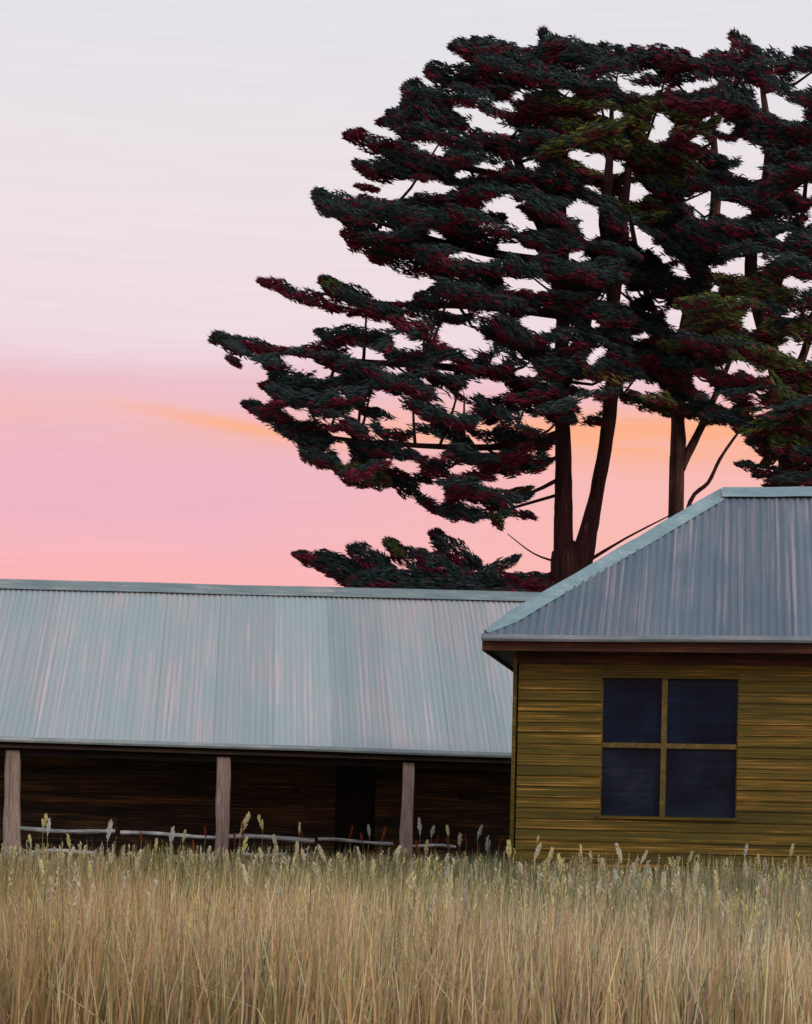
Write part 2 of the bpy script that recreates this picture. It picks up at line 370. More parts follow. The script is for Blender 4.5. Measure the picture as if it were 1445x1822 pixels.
# roof
apex0, apex1 = HC+(ex+ey)*r_+UP*rise, HC+ex*(LEN-r_)+ey*r_+UP*rise
corners = [HC, HC+ex*LEN, HC+ex*LEN+ey*WID, HC+ey*WID]
D = -UP*.03
DS = -UP*.11
roof = obj('roof', [c+D for c in corners]+[apex0+D, apex1+D], [(0, 1, 5, 4), (1, 2, 5), (2, 3, 4, 5), (3, 0, 4), (3, 2, 1, 0)], M['beam'], house)
def hipface(c0, c1, inn):
    Ln = np.linalg.norm(c1-c0); upv = (inn*r_+UP*rise)/SL; nr = (-inn*rise+UP*r_)/SL
    sheets(roof, c0-upv*.02, c1-upv*.02, lambda s: max(.02, min(s, Ln-s, r_)/r_*SL), upv, nr, M['iron_house'])
hipface(corners[0], corners[1], ey); hipface(corners[1], corners[2], -ex); hipface(corners[2], corners[3], -ey); hipface(corners[3], corners[0], ex)
for a, b in ((corners[0], apex0), (corners[1], apex1), (corners[2], apex1), (corners[3], apex0)): cap('hip_cap', a, b, .042, M['cap_house'], roof)
cap('ridge_cap', apex0, apex1, .05, M['cap_house'], roof)
gutter(HC-ey*.002+UP*(-.02), HC+ex*LEN-ey*.002+UP*(-.02), -ey, M['gutter_house'], roof, w=.07, h=.05)

# ------------------------------------------------------------------ open-fronted shed
sa, sb = at(-60, 1307, 5.0), at(905, 1338, 5.55)                  # eave line
sdir = sb-sa; sdir[2] = 0; sdir /= np.linalg.norm(sdir); sin_ = np.array((-sdir[1], sdir[0], 0))
E0 = sa-sdir*2.2; E1 = sb+sdir*3.0; slope = (sb-sa)/np.linalg.norm((sb-sa)[:2]); E0 = sa-slope*2.2; E1 = sb+slope*3.0
RUN = 3.2
ra = on_plane(20, 1040, sa+sin_*RUN, sin_); rb = on_plane(880, 1061, sa+sin_*RUN, sin_)
rs = (rb-ra)/np.linalg.norm((rb-ra)[:2])
def ridge_at(p):
    s = np.dot(p-ra, sdir); return ra+rs*s
R0, R1 = ridge_at(E0), ridge_at(E1)
shed = root('open_shed', (0.0, 7.0, 0), 'long open-fronted timber shed, dark inside, with pale corrugated iron roof and posts', 'shed')
BK = sin_*RUN*2; 
def mirror(p, q): return np.array((2*q[0]-p[0], 2*q[1]-p[1], p[2]))
B0, B1 = mirror(E0, R0), mirror(E1, R1)
sroof = obj('roof', [E0+DS, E1+DS, R1+DS, R0+DS, B1+DS, B0+DS, E0+DS*1.35, E1+DS*1.35, R1+DS*1.35, R0+DS*1.35, B1+DS*1.35, B0+DS*1.35],
            [(0, 1, 2, 3), (3, 2, 4, 5), (7, 6, 9, 8), (8, 9, 11, 10), (0, 6, 7, 1), (5, 4, 10, 11), (0, 3, 9, 6), (3, 5, 11, 9), (1, 7, 8, 2), (2, 8, 10, 4)], M['beam'], shed)
def gable(e0, e1, q0, q1):
    Ln = np.linalg.norm(e1-e0); u = (q0+q1-e0-e1)/2; h = np.linalg.norm(u); u = u/h; nr = np.cross((e1-e0)/Ln, u); nr /= np.linalg.norm(nr)
    # slope vector drifts slightly along the length (old, sagging roof)
    n = int(math.ceil(Ln/.762))
    for k in range(n):
        s0, s1 = k*.762, min((k+1)*.762, Ln); m = max(3, int((s1-s0)/.0762*6)); V = []; U = []; Fc = []
        lift = .004*(k % 2)+random.uniform(0, .003); low = random.uniform(.03, .045)
        for s in np.linspace(s0, s1, m+1):
            a = e0+(e1-e0)*s/Ln; b = q0+(q1-q0)*s/Ln; off = .008*math.sin(2*math.pi*s/.0762)+lift
            sag = .012*math.sin(s*1.3)
            for t in (0, .25, .5, .75, 1):
                V.append(a-u*low*(1-t)+(b-a)*t+nr*(off+sag*math.sin(math.pi*t)*.8)); U.append((s, t*h))
        for i in range(m):
            for t in range(4): a = i*5+t; Fc.append((a, a+5, a+6, a+1))
        obj('roof_sheet', V, Fc, M['iron_shed'], sroof, smooth=True, uv=U)
gable(E0, E1, R0, R1); gable(B1, B0, R1, R0)
cap('ridge_cap', R0, R1, .062, M['cap_shed'], sroof)
gutter(E0-UP*.02-sin_*.004, E1-UP*.02-sin_*.004, -sin_, M['gutter_shed'], sroof, w=.07, h=.055)
# front plate under the eave, posts
PL = sin_*.16
def on_shed(px, py, back): return on_plane(px, py, sa+sin_*back, sin_)
V, Fc = box(E0+sin_*.12-UP*.24, E1-E0, sin_*.07, UP*.10); obj('front_beam', V, Fc, M['door'], shed)
for (tx, bx, w) in ((24, 20, 27), (399, 394, 25), (728, 720, 22), (-340, -345, 25), (1050, 1045, 24)):
    t = on_shed(tx, 1330, .155); b = on_shed(bx, 1560, .155); hw = w/2*(25/F)
    top = E0[2]+(t[0]-E0[0])*(E1[2]-E0[2])/(E1[0]-E0[0])-.18
    V = []; K = 7
    for i in range(K):
        f = i/(K-1); z = -.05+(top+.05)*f; c = np.array((b[0]+(t[0]-b[0])*f, b[1]+(t[1]-b[1])*f, z)); wv = hw*random.uniform(.93, 1.06)*(1.06-.1*f)
        j = random.uniform(-.006, .006)
        for (p, q) in ((-1, -.8), (-.8, -1), (.8, -1), (1, -.8), (1, .8), (.8, 1), (-.8, 1), (-1, .8)): V.append(c+sdir*(p*wv+j)+sin_*(q*wv))
    Fc = [(i*8+j, i*8+(j+1) % 8, (i+1)*8+(j+1) % 8, (i+1)*8+j) for i in range(K-1) for j in range(8)]+[tuple(range((K-1)*8, K*8))]
    obj('post', V, Fc, M['post'], shed)
# back wall of lapped boards, coloured dark for the shade under the roof, with a black doorway; end walls
WB = 2.3; Bq0, Bq1 = E0+sin_*WB, E1+sin_*WB; Bq0[2] = Bq1[2] = 0
wlen = np.linalg.norm(Bq1-Bq0)
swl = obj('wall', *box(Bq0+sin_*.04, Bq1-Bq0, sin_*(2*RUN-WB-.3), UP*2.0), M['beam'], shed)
d0 = np.dot(on_shed(598, 1400, WB)-Bq0, sdir); d1 = np.dot(on_shed(668, 1400, WB)-Bq0, sdir); dzb = on_shed(630, 1468, WB)[2]; dzt = on_shed(630, 1345, WB)[2]
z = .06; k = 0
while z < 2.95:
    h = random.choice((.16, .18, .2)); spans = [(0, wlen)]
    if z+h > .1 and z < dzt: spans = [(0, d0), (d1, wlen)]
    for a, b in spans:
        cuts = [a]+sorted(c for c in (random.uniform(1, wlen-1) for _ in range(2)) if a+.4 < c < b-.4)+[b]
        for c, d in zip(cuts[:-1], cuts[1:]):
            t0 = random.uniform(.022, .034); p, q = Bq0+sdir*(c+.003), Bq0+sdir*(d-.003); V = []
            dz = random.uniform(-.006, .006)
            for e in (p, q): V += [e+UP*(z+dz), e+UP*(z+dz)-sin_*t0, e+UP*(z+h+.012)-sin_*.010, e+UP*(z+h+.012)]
            obj('wall_board', V, [(0, 1, 2, 3), (7, 6, 5, 4), (0, 4, 5, 1), (1, 5, 6, 2), (2, 6, 7, 3), (3, 7, 4, 0)], M['shade_board'], swl)
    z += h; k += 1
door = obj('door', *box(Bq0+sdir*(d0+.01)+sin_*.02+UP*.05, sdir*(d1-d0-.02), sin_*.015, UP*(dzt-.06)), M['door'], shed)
pw = (d1-d0-.02)/5
for i in range(5): obj('door_plank', *box(Bq0+sdir*(d0+.012+i*pw)+sin_*random.uniform(-.002, .004)+UP*.07, sdir*(pw-.008), sin_*.0165, UP*(dzt-.09)), M['door'], door)
V, Fc = box(E0+sin_*(2*RUN-.25)-UP*E0[2], sdir*wlen, sin_*.05, UP*(E0[2]-.12)); obj('rear_wall', V, Fc, M['beam'], shed)
# silvered rails between the posts
def rail(x0, y0, x1, y1, w, back=.10):
    a, b = on_shed(x0, y0, back), on_shed(x1, y1, back); K = 9; V = []; r = w/2*(25.3/F)
    for i in range(K):
        f = i/(K-1); c = a+(b-a)*f+UP*(.014*math.sin(f*5+x0)); rr = r*random.uniform(.8, 1.15)
        for j in range(6):
            th = math.pi*2*j/6+.3; V.append(c+sin_*rr*.7*math.cos(th)+UP*rr*math.sin(th))
    Fc = [(i*6+j, i*6+(j+1) % 6, (i+1)*6+(j+1) % 6, (i+1)*6+j) for i in range(K-1) for j in range(6)]+[tuple(range(5, -1, -1)), tuple(range((K-1)*6, K*6))]
    obj('rail', V, Fc, M['rail'], shed)
rail(34, 1474, 205, 1481, 8); rail(214, 1482, 395, 1489, 7); rail(402, 1488, 560, 1494, 8); rail(566, 1494, 700, 1500, 6); rail(56, 1516, 168, 1516, 8); rail(248, 1521, 392, 1524, 6); rail(430, 1520, 508, 1522, 6); rail(727, 1503, 812, 1507, 5)

# ------------------------------------------------------------------ trees
def mesh_np(name, V, nper, colors, mat, parent, kind=None):
    """many small faces of nper vertices each, coloured per face"""
    V = np.asarray(V, np.float32); c = V.mean(0); n = len(V)//nper
    me = bpy.data.meshes.new(name); me.vertices.add(len(V)); me.vertices.foreach_set('co', (V-c).ravel())
    me.loops.add(len(V)); me.loops.foreach_set('vertex_index', np.arange(len(V), dtype=np.int32))
    me.polygons.add(n); me.polygons.foreach_set('loop_start', np.arange(0, len(V), nper, dtype=np.int32))
    me.polygons.foreach_set('loop_total', np.full(n, nper, np.int32))
    at_ = me.color_attributes.new('Col', 'FLOAT_COLOR', 'POINT')
    cc = np.ones((len(V), 4), np.float32); cc[:, :3] = np.repeat(colors, nper, 0); at_.data.foreach_set('color', cc.ravel())
    me.materials.append(mat); me.update(); me.validate()
    o = bpy.data.objects.new(name, me); COL.objects.link(o)
    o.location = c-(WO[parent.name] if parent else 0); WO[o.name] = c
    if parent: o.parent = parent
    if kind: o['kind'] = kind
    return o
OUT = np.array([(800,82),(845,68),(900,76),(950,85),(962,52),(1010,70),(1060,75),(1110,105),(1118,88),(1200,86),(1240,106),(1255,95),(1290,90),(1297,60),(1340,72),(1350,90),(1400,112),(1412,85),(1500,80),
    (1500,872),(1380,866),(1340,850),(1390,838),(1315,824),(1370,812),(1330,785),(1300,765),(1250,745),(1195,738),(1150,722),(1104,700),(1075,745),(1015,762),(985,765),(985,825),(930,846),(880,850),(850,862),
    (945,872),(950,885),(910,905),(950,920),(890,930),(800,930),(750,905),(700,868),(620,868),(600,845),(540,825),(520,790),(470,762),(430,722),(482,716),(463,688),(482,660),(440,642),(372,600),(450,602),(520,615),(560,605),(620,585),
    (640,560),(565,500),(600,492),(660,530),(720,535),(760,522),(768,500),(750,480),(680,468),(640,442),(605,420),(630,405),(580,390),(553,352),(600,345),(690,352),(760,345),(850,342),(770,335),(690,322),(640,305),(625,290),(690,285),
    (613,232),(660,240),(720,255),(670,215),(700,200),(705,180),(716,145),(750,150),(755,120),(800,132),(830,112),(800,95)], float)
GAPS = np.array([(880,228,42,11,14),(850,302,38,7,-8),(745,330,60,8,4),(892,362,40,10,-6),(928,392,30,11,18),(1036,374,26,13,18),(1054,410,16,14,40),(1134,408,20,11,42),(1160,446,24,8,38),(850,455,44,8,3),(940,504,42,8,6),(1032,458,19,8,0),(1097,511,13,9,0),(1090,533,29,5,8),
    (960,570,44,13,3),(830,602,40,21,12),(724,612,21,9,12),(650,633,34,9,14),(536,646,30,12,15),(862,691,44,13,-4),(680,710,26,10,10),(958,751,34,12,22),(758,791,38,15,6),(535,735,30,10,8),(608,808,26,15,20),(815,838,24,8,5),(770,880,21,10,15),
    (1060,630,17,16,0),(1050,684,22,5,0),(1048,720,22,9,0),(1140,690,36,7,8),(1238,155,35,8,-6),(1118,148,14,7,20),(1085,201,30,6,4),(1168,236,25,10,-25),(1178,212,9,12,0),(1068,288,62,11,18),(1127,342,17,13,10),(1388,190,46,17,28),(1440,148,22,9,-15),
    (1302,264,54,12,4),(1340,282,20,8,-10),(1334,310,34,10,12),(1252,352,26,12,-14),(1262,382,18,9,10),(1302,374,26,11,8),(640,742,24,6,12),(705,752,22,5,10),(820,722,26,6,8),(665,772,18,6,15),(725,830,20,6,10),(872,802,20,5,0),(605,702,20,5,15),(785,652,22,5,10),(942,662,18,5,0),(1325,470,30,18,-12),(1420,505,32,8,10),(1440,338,12,10,0),(1443,382,10,16,0),(1213,482,17,7,8),(1208,576,12,24,10),(1340,572,24,13,-28),(1420,625,28,11,20),
    (1325,656,42,8,6),(1264,697,50,10,36),(1370,732,42,3,0),(935,292,20,6,0),(1010,165,16,6,0),(760,265,28,5,10),(985,770,5,8,0),(700,660,16,5,0),(590,745,14,6,10),(890,640,14,6,0),(1140,600,14,5,0),(1390,420,16,6,10),(1240,250,14,8,0),
    (925,170,16,5,0),(900,190,30,5,8),(1150,130,14,5,0),(1410,560,14,6,0),(790,700,12,5,10),(860,760,14,6,0),(1025,740,10,6,0),(1290,225,14,6,0),(1180,540,14,5,0),(680,400,26,6,20),(770,420,16,6,20),(860,560,16,5,0),(1000,610,12,6,0),(1280,480,14,5,0),(1350,700,16,5,0)], float)
def inpoly(x, y, P):
    ins = np.zeros(len(x), bool); j = len(P)-1
    for i in range(len(P)):
        xi, yi = P[i]; xj, yj = P[j]
        with np.errstate(divide='ignore', invalid='ignore'):
            c = ((yi > y) != (yj > y)) & (x < (xj-xi)*(y-yi)/(yj-yi+1e-9)+xi)
        ins ^= c; j = i
    return ins
def wob(x, y, s, seed):
    g = np.random.default_rng(seed).uniform(-1, 1, (64, 64)); u, v = x/s+40, y/s+40
    i, j = np.floor(u).astype(int), np.floor(v).astype(int); f, h = u-i, v-j; f = f*f*(3-2*f); h = h*h*(3-2*h); q = lambda a, b: g[a % 64, b % 64]
    return (q(i, j)*(1-f)+q(i+1, j)*f)*(1-h)+(q(i, j+1)*(1-f)+q(i+1, j+1)*f)*h
def ingap(x, y, grow=1.0):
    # ragged edges: clumps reach unevenly into the openings
    r = np.zeros(len(x), bool)
    x, y = x+13*wob(x, y, 27, 1)+7*wob(x, y, 9, 2), y+6*wob(x, y, 22, 3)+4*wob(x, y, 8, 4)
    for cx, cy, a, b, th in GAPS:
        c, s = math.cos(R(th)), math.sin(R(th)); u = (x-cx)*c+(y-cy)*s; v = -(x-cx)*s+(y-cy)*c
        r |= (u/(a+24*(grow-1)))**2+(v/(b+21*(grow-1)))**2 < 1
    return r
DARK = np.array([(.026, .046, .054), (.028, .054, .050), (.036, .048, .062), (.024, .060, .048)])
MAR = np.array([(.17, .013, .040), (.12, .014, .034), (.21, .022, .05), (.10, .022, .028)])
GRN = np.array([(.075, .11, .028), (.10, .135, .034), (.06, .115, .035), (.12, .13, .026)])
YEL = np.array([(.24, .25, .07), (.19, .21, .06), (.28, .27, .09)])
GZ = [(1130, 290, 95), (1180, 200, 45), (1030, 235, 60), (1330, 520, 70), (1425, 690, 75), (1270, 560, 50), (1160, 390, 45), (1100, 250, 70), (1410, 790, 50), (640, 845, 45), (1150, 710, 45), (590, 500, 25), (400, 605, 30), (1090, 320, 30), (1240, 610, 40)]
def leaves_for(c, ax, Ln, Tk, Wd, n, mpp, hue, lsize):
    """sprays of scale foliage filling one flat pad; returns quads and colours"""
    t = rng.uniform(-1, 1, n); t = np.sign(t)*np.abs(t)**.85; env = np.sqrt(np.maximum(0, 1-np.abs(t)**2.4))+.08
    side = np.cross(ax, UP); side /= np.linalg.norm(side); upv = np.cross(side, ax)
    a = rng.uniform(0, 2*math.pi, n); q = np.sqrt(rng.uniform(0, 1, n))*env
    P = c+ax*(t*Ln)[:, None]+side*(q*np.cos(a)*Wd)[:, None]+upv*(q*np.sin(a)*Tk)[:, None]
    P += upv*(np.sin(t*7+rng.uniform(0, 6))*.22*Tk)[:, None]
    d = ax*rng.uniform(.5, 1.2, n)[:, None]+upv*rng.normal(.10, .26, n)[:, None]+side*rng.normal(0, .38, n)[:, None]
    d /= np.linalg.norm(d, axis=1)[:, None]
    nr = rng.normal(0, 1, (n, 3)); nr -= d*np.sum(nr*d, 1)[:, None]; nr /= np.linalg.norm(nr, axis=1)[:, None]
    l = lsize*rng.uniform(.6, 1.35, n)*1.0; w = l*rng.uniform(.13, .21, n)
    low = q*np.sin(a)
    pm = np.where(low+rng.normal(0, .10, n)+.25*np.sin(t*5+rng.uniform(0, 6)) < (-.55 if hue != 'm' else .45), .85, .015)+np.where(np.abs(t) > .88, .25, 0)
    u = rng.uniform(0, 1, n); col = DARK[rng.integers(0, 4, n)].copy()
    if hue == 'g': k = rng.uniform(0, 1, n) < .7; col[k] = GRN[rng.integers(0, 4, k.sum())]
    if hue == 'y': k = rng.uniform(0, 1, n) < .55; col[k] = YEL[rng.integers(0, 3, k.sum())]; k2 = ~k & (rng.uniform(0, 1, n) < .6); col[k2] = GRN[rng.integers(0, 4, k2.sum())]
    k = u < pm; col[k] = MAR[rng.integers(0, 4, k.sum())]
    col *= rng.uniform(.75, 1.3, n)[:, None]
    return P, d, nr, l, w, col
def quads(P, d, nr, l, w):
    b = P-d*(l*.5)[:, None]; e = P+d*(l*.5)[:, None]; m = P+d*(l*.02)[:, None]; s = np.cross(d, nr)*(w*.5)[:, None]
    return np.stack([b, m+s, e, m-s], 1).reshape(-1, 3)
def pieces(P, idx, cell):
    cells = {}
    for i, q in zip(idx, map(tuple, np.floor(P[idx]/cell).astype(int))): cells.setdefault(q, []).append(i)
    todo = set(cells); out = []
    while todo:
        st = [todo.pop()]; grp = []
        while st:
            q = st.pop(); grp += cells[q]
            for a in (-1, 0, 1):
                for b in (-1, 0, 1):
                    for c in (-1, 0, 1):
                        r = (q[0]+a, q[1]+b, q[2]+c)
                        if r in todo: todo.remove(r); st.append(r)
        if len(grp) >= 30: out.append(np.array(grp))
    return out
def make_tree(name, Y0, base_px, trunks, branches, strokes, own, npads, depth, label, bk, seed):
    global rng
    rng = np.random.default_rng(seed); mpp = (Y0-CAMY)/F
    base = at(base_px, 1500, Y0); base[2] = 0
    t = root(name, base, label, 'tree', 'cypress trees behind the buildings')
    nodes = []
    for tr in trunks:
        pts = [at(x, y, Y0+dy) for x, y, w, dy in tr]; pts[0][2] = max(pts[0][2], -.1) if tr is not trunks[0] else -.15
        rad = [w/2*mpp for _, _, w, _ in tr]; obj('trunk', *tube(pts, rad, 12, .06, 5), M[bk], t, smooth=True); nodes += list(catmull(pts, 6))
    for br in branches:
        pts = [at(x, y, Y0+dy) for x, y, w, dy in br]; obj('branch', *tube(pts, [w/2*mpp for _, _, w, _ in br], 8, .08, 4), M[bk], t, smooth=True)
        if br[0][2] > 9: nodes += list(catmull(pts, 5))
    nodes = np.array(nodes)
    crown = None; pads = []
    for s in strokes:
        x1, y1, x2, y2, w, hue = s; w *= 1.45 if y1 > 940 else 1.12; pads.append((x1, y1, x2, y2, w, hue, True))
    k = 0; bx = own
    while k < npads:
        x, y = rng.uniform(bx[0], bx[1]), rng.uniform(bx[2], bx[3])
        if not inpoly(np.array([x]), np.array([y]), OUT)[0] or ingap(np.array([x]), np.array([y]), 1.05)[0]: continue
        if len(bx) > 4 and not bx[4](x, y): continue
        ln = rng.uniform(48, 95); sgn = 1 if rng.uniform() < .82 else -1
        tilt = R(rng.normal(17, 9))*sgn if x < 1250 else R(rng.normal(8, 14))
        hue = 'd'; u = rng.uniform()
        gz = any((x-a)**2+(y-b)**2 < c*c for a, b, c in GZ)
        if gz and u < .70: hue = 'g'
        elif u > (.86 if y > 520 else .95): hue = 'm'
        elif u > .77 and gz: hue = 'y'
        pads.append((x+ln*math.cos(tilt), y+ln*math.sin(tilt), x-ln*math.cos(tilt), y-ln*math.sin(tilt), rng.uniform(17, 33), hue, False)); k += 1
    tw = MB()
    for (x1, y1, x2, y2, w, hue, st) in pads:
        front = hue.isupper(); hue = hue.lower()
        yd = Y0-.25+rng.uniform(-depth, depth if rng.uniform() < .6 else -.4)*(.45 if st else 1); A, B = at(x1, y1, yd), at(x2, y2, yd+rng.normal(0, .35)); c = (A+B)/2; ax = B-A; Ln = np.linalg.norm(ax)/2; ax /= 2*Ln
        if front: yd = Y0-depth*rng.uniform(.8, 1.0); B = at(x2, y2, yd); A = at(x1, y1, yd); c = (A+B)/2; ax = B-A; Ln = np.linalg.norm(ax)/2; ax /= 2*Ln
        area = Ln*w/2*mpp*3.1; n = int(np.clip(area*(4600 if st else 4200), 300, 3600))
        P, d, nr, l, wd, col = leaves_for(c, ax, Ln, w/2*mpp, max(w*.55*mpp, Ln*.38), n, mpp, hue, 14.5*mpp)
        px, py = proj(P+rng.normal(0, 2.2*mpp, P.shape)); keep = ~ingap(px+rng.normal(0, 2.5, n), py+rng.normal(0, 2, n), 1.30)
        if not st: keep &= inpoly(px+11, py, OUT) & inpoly(px-11, py, OUT) & inpoly(px, py-7, OUT) & inpoly(px, py+9, OUT)
        if keep.sum() < 25: continue
        # where an opening cuts the spray, each side of it is a clump of its own
        for kk in pieces(P, np.flatnonzero(keep), 7*mpp):
            V = quads(P[kk], d[kk], nr[kk], l[kk], wd[kk])
            if crown is None: crown = mesh_np('crown', V, 4, col[kk], M['leaf'], t)
            else: mesh_np('foliage_clump', V, 4, col[kk], M['leaf'], crown)
        # twig carrying the clump
        q = nodes[np.argmin(np.linalg.norm((nodes-c)*np.array((1, 1, 1.6)), axis=1)+np.where(nodes[:, 2] > c[2]+.4, 2.5, 0))]
        mid = (q+c)/2+np.array((0, 0, -.12)); pts = [q, mid, c, c+ax*Ln*.7]
        chk = np.array([q+(c-q)*f for f in (.3, .5, .7, .9, 1)]+[c+ax*Ln*.7, c+ax*Ln*.4]); gx, gy = proj(chk)
        if not ingap(gx, gy, 1).any() and inpoly(gx, gy, OUT).all() and np.linalg.norm(q-c) < 2.6:
            tw.add(*tube(pts, [.03, .024, .014, .005], 4, .05, 1))
    if tw.V:
        o = obj('twigs', tw.V, tw.F, M[bk], t, smooth=True); o['kind'] = 'stuff'
    return t

A_STR = [  # traced clumps at the crown's edge: inner end, outer tip, thickness, hue
 (910,102,800,82,30,'d'),(900,80,835,74,20,'d'),(880,152,758,128,42,'d'),(800,195,718,152,38,'d'),(830,222,690,198,30,'d'),(760,225,672,213,20,'m'),(720,278,615,236,26,'m'),(860,312,690,262,40,'d'),(765,312,628,292,28,'d'),(700,325,640,300,20,'m'),
 (672,338,632,330,8,'m'),(650,385,556,350,40,'d'),(760,440,600,378,54,'d'),(690,462,607,415,26,'m'),(800,486,660,448,34,'d'),(600,372,582,360,22,'g'),(850,352,740,346,22,'d'),(700,372,640,352,16,'m'),
 (600,548,462,498,22,'m'),(560,540,490,512,14,'m'),(700,566,568,500,34,'d'),(610,520,572,498,20,'g'),(860,505,740,535,36,'d'),(640,560,590,545,12,'m'),
 (520,640,378,600,30,'d'),(440,612,374,602,20,'g'),(520,630,430,612,16,'m'),(428,650,405,636,12,'m'),(720,602,562,594,26,'d'),(620,640,470,650,22,'d'),(560,690,464,684,24,'m'),(560,660,480,668,28,'d'),(640,700,478,690,40,'d'),
 (560,760,432,720,26,'d'),(620,760,470,732,34,'d'),(600,800,500,752,30,'d'),(600,790,560,775,22,'m'),(596,828,540,808,24,'m'),(690,856,600,832,36,'g'),(680,820,620,790,34,'d'),(660,865,610,855,12,'m'),(760,888,690,852,24,'d'),(730,850,690,835,20,'m'),
 (850,838,750,830,26,'d'),(880,852,800,842,14,'m'),(858,886,788,868,26,'d'),(855,920,780,912,20,'d'),(830,918,750,898,16,'m'),(900,905,840,880,20,'m'),(948,880,860,894,18,'d'),(948,868,900,876,8,'g'),(952,920,884,906,14,'m'),(892,938,878,918,16,'g'),
 (980,822,880,838,26,'d'),(985,790,880,770,34,'d'),
 (985,1046,820,1038,34,'d'),(900,1042,760,1030,30,'d'),(780,1040,640,1018,30,'d'),(690,1035,580,1015,26,'d'),(820,1025,740,985,22,'d'),(860,1048,620,1030,32,'d'),(720,1036,560,1000,34,'d'),(640,1010,530,988,22,'d'),(560,992,522,986,8,'m'),(700,1018,622,972,24,'d'),(790,1036,690,966,26,'d'),(715,985,685,962,14,'g'),(852,1012,766,950,26,'d'),(840,1020,775,985,16,'m'),
 (850,1022,925,992,14,'d'),(900,1022,970,1046,14,'m'),(760,1052,640,1046,12,'m'),(960,1052,830,1058,12,'m'),(700,1012,660,985,14,'m'),(985,1030,900,1045,22,'m'),
 (1000,95,962,56,24,'d'),(1060,100,985,75,34,'d'),(970,110,880,95,34,'d'),(1075,752,1010,740,18,'m'),(1080,660,1010,670,14,'m')]
A_STR += [(1120,262,1020,238,34,'G'),(1090,305,1010,292,22,'G'),(1060,235,990,222,26,'G'),(1050,320,960,300,34,'D'),(1040,440,930,425,34,'D'),(1060,485,950,470,36,'D'),(1110,470,1020,485,30,'D'),(1040,545,950,530,30,'D'),(1130,565,1040,552,32,'D'),(1060,600,980,592,26,'D'),
 (1120,600,1060,590,26,'D'),(1030,660,950,645,34,'D'),(1050,265,960,250,32,'D'),(1040,190,950,178,32,'D'),(1110,170,1020,160,30,'D'),(1010,700,930,672,22,'D'),(1130,640,1085,625,26,'D'),(1120,480,1060,495,24,'D'),(700,640,620,612,14,'M'),(860,660,780,640,16,'M'),(980,700,900,712,18,'M'),(760,690,690,672,16,'M'),(1000,530,920,520,12,'M')]
B_STR = [(1210,305,1110,270,44,'G'),(1250,265,1160,258,36,'G'),(1220,210,1165,190,24,'G'),(1230,345,1150,322,34,'G'),(1180,395,1120,378,14,'y'),(1280,420,1180,400,34,'D'),(1250,520,1150,500,40,'D'),(1280,470,1210,450,34,'D'),(1270,620,1170,600,40,'D'),(1260,655,1170,640,30,'D'),(1300,560,1220,545,36,'G'),(1225,100,1118,92,24,'m'),(1250,118,1140,110,26,'d'),(1195,735,1105,702,22,'g'),(1290,752,1200,725,22,'g'),(1245,735,1180,715,18,'d'),(1120,100,1060,85,24,'d'),(1190,395,1130,385,18,'y'),(1150,375,1090,330,16,'y'),(1190,440,1150,465,16,'g')]
C_STR = [(1440,690,1350,670,36,'G'),(1470,740,1390,720,40,'G'),(1400,530,1310,510,34,'G'),(1350,620,1270,600,34,'G'),(1470,600,1400,590,30,'G'),(1440,240,1340,228,34,'D'),(1420,320,1350,345,34,'D'),(1420,430,1330,410,40,'D'),(1440,800,1370,780,36,'G'),(1400,560,1340,540,24,'D'),(1345,100,1299,60,24,'d'),(1330,108,1258,98,20,'m'),(1420,120,1330,92,30,'d'),(1480,110,1412,90,24,'d'),(1400,845,1312,824,14,'d'),(1440,850,1342,846,18,'d'),(1470,862,1360,862,14,'m'),(1410,815,1330,782,26,'d'),(1440,790,1350,745,40,'g'),(1380,775,1300,745,30,'d'),(1470,830,1390,810,34,'g'),(1340,690,1270,730,14,'d'),(1470,845,1400,838,26,'d')]
make_tree('cypress_tree', 14.0, 1012,
  [[(1014,1560,80,0),(1008,1040,58,0),(1002,965,36,0),(1003,860,32,0),(1001,760,27,0),(997,680,27,0),(1002,560,24,0),(1000,450,25,0),(996,370,24,0),(1000,250,14,0),(985,120,5,0)],
   [(1012,1090,52,.05),(1038,985,40,.1),(1058,895,27,.15),(1076,800,25,.2),(1086,720,26,.2),(1092,640,23,.2),(1090,540,21,.2),(1080,430,24,.2),(1077,380,22,.1),(1085,280,14,0),(1090,160,5,0)]],
  [[(1003,700,15,0),(1022,650,11,-.1),(1040,614,11,-.2),(1052,550,8,-.3)],[(1000,455,22,0),(965,402,22,-.1),(945,345,22,-.2),(905,250,10,-.3)],[(1091,560,20,.2),(1104,440,22,.2),(1108,390,20,.2),(1120,300,10,.1)],
   [(1000,705,18,0),(850,660,14,-.5),(600,640,9,-1),(430,615,4,-1.2)],[(1002,770,16,0),(900,795,12,-.6),(700,790,8,-1),(545,772,4,-1)],[(1000,560,18,0),(850,545,13,.4),(680,540,8,.8),(560,520,4,1)],
   [(999,470,18,0),(820,440,13,-.6),(640,385,6,-1)],[(998,335,14,0),(800,292,10,.5),(650,252,4,.6)],[(1008,1040,22,0),(850,1042,16,-.3),(600,1018,6,-.5)],
   [(1000,1003,4.5,0),(950,985,3,-.2),(903,950,1.5,-.3)],[(1035,1005,8,0),(1115,957,4,-.3),(1192,917,2.5,-.5)],[(1000,850,8,0),(930,880,6,-.3),(830,880,4,-.5)]],
  A_STR, (380, 1150, 50, 940, lambda x, y: x < 1090+40*math.sin(y*.02)), 300, 2.3,
  'tall twin-trunked cypress with wide dark crown, leftmost of the trees, rising behind the shed', 'bark', 3)
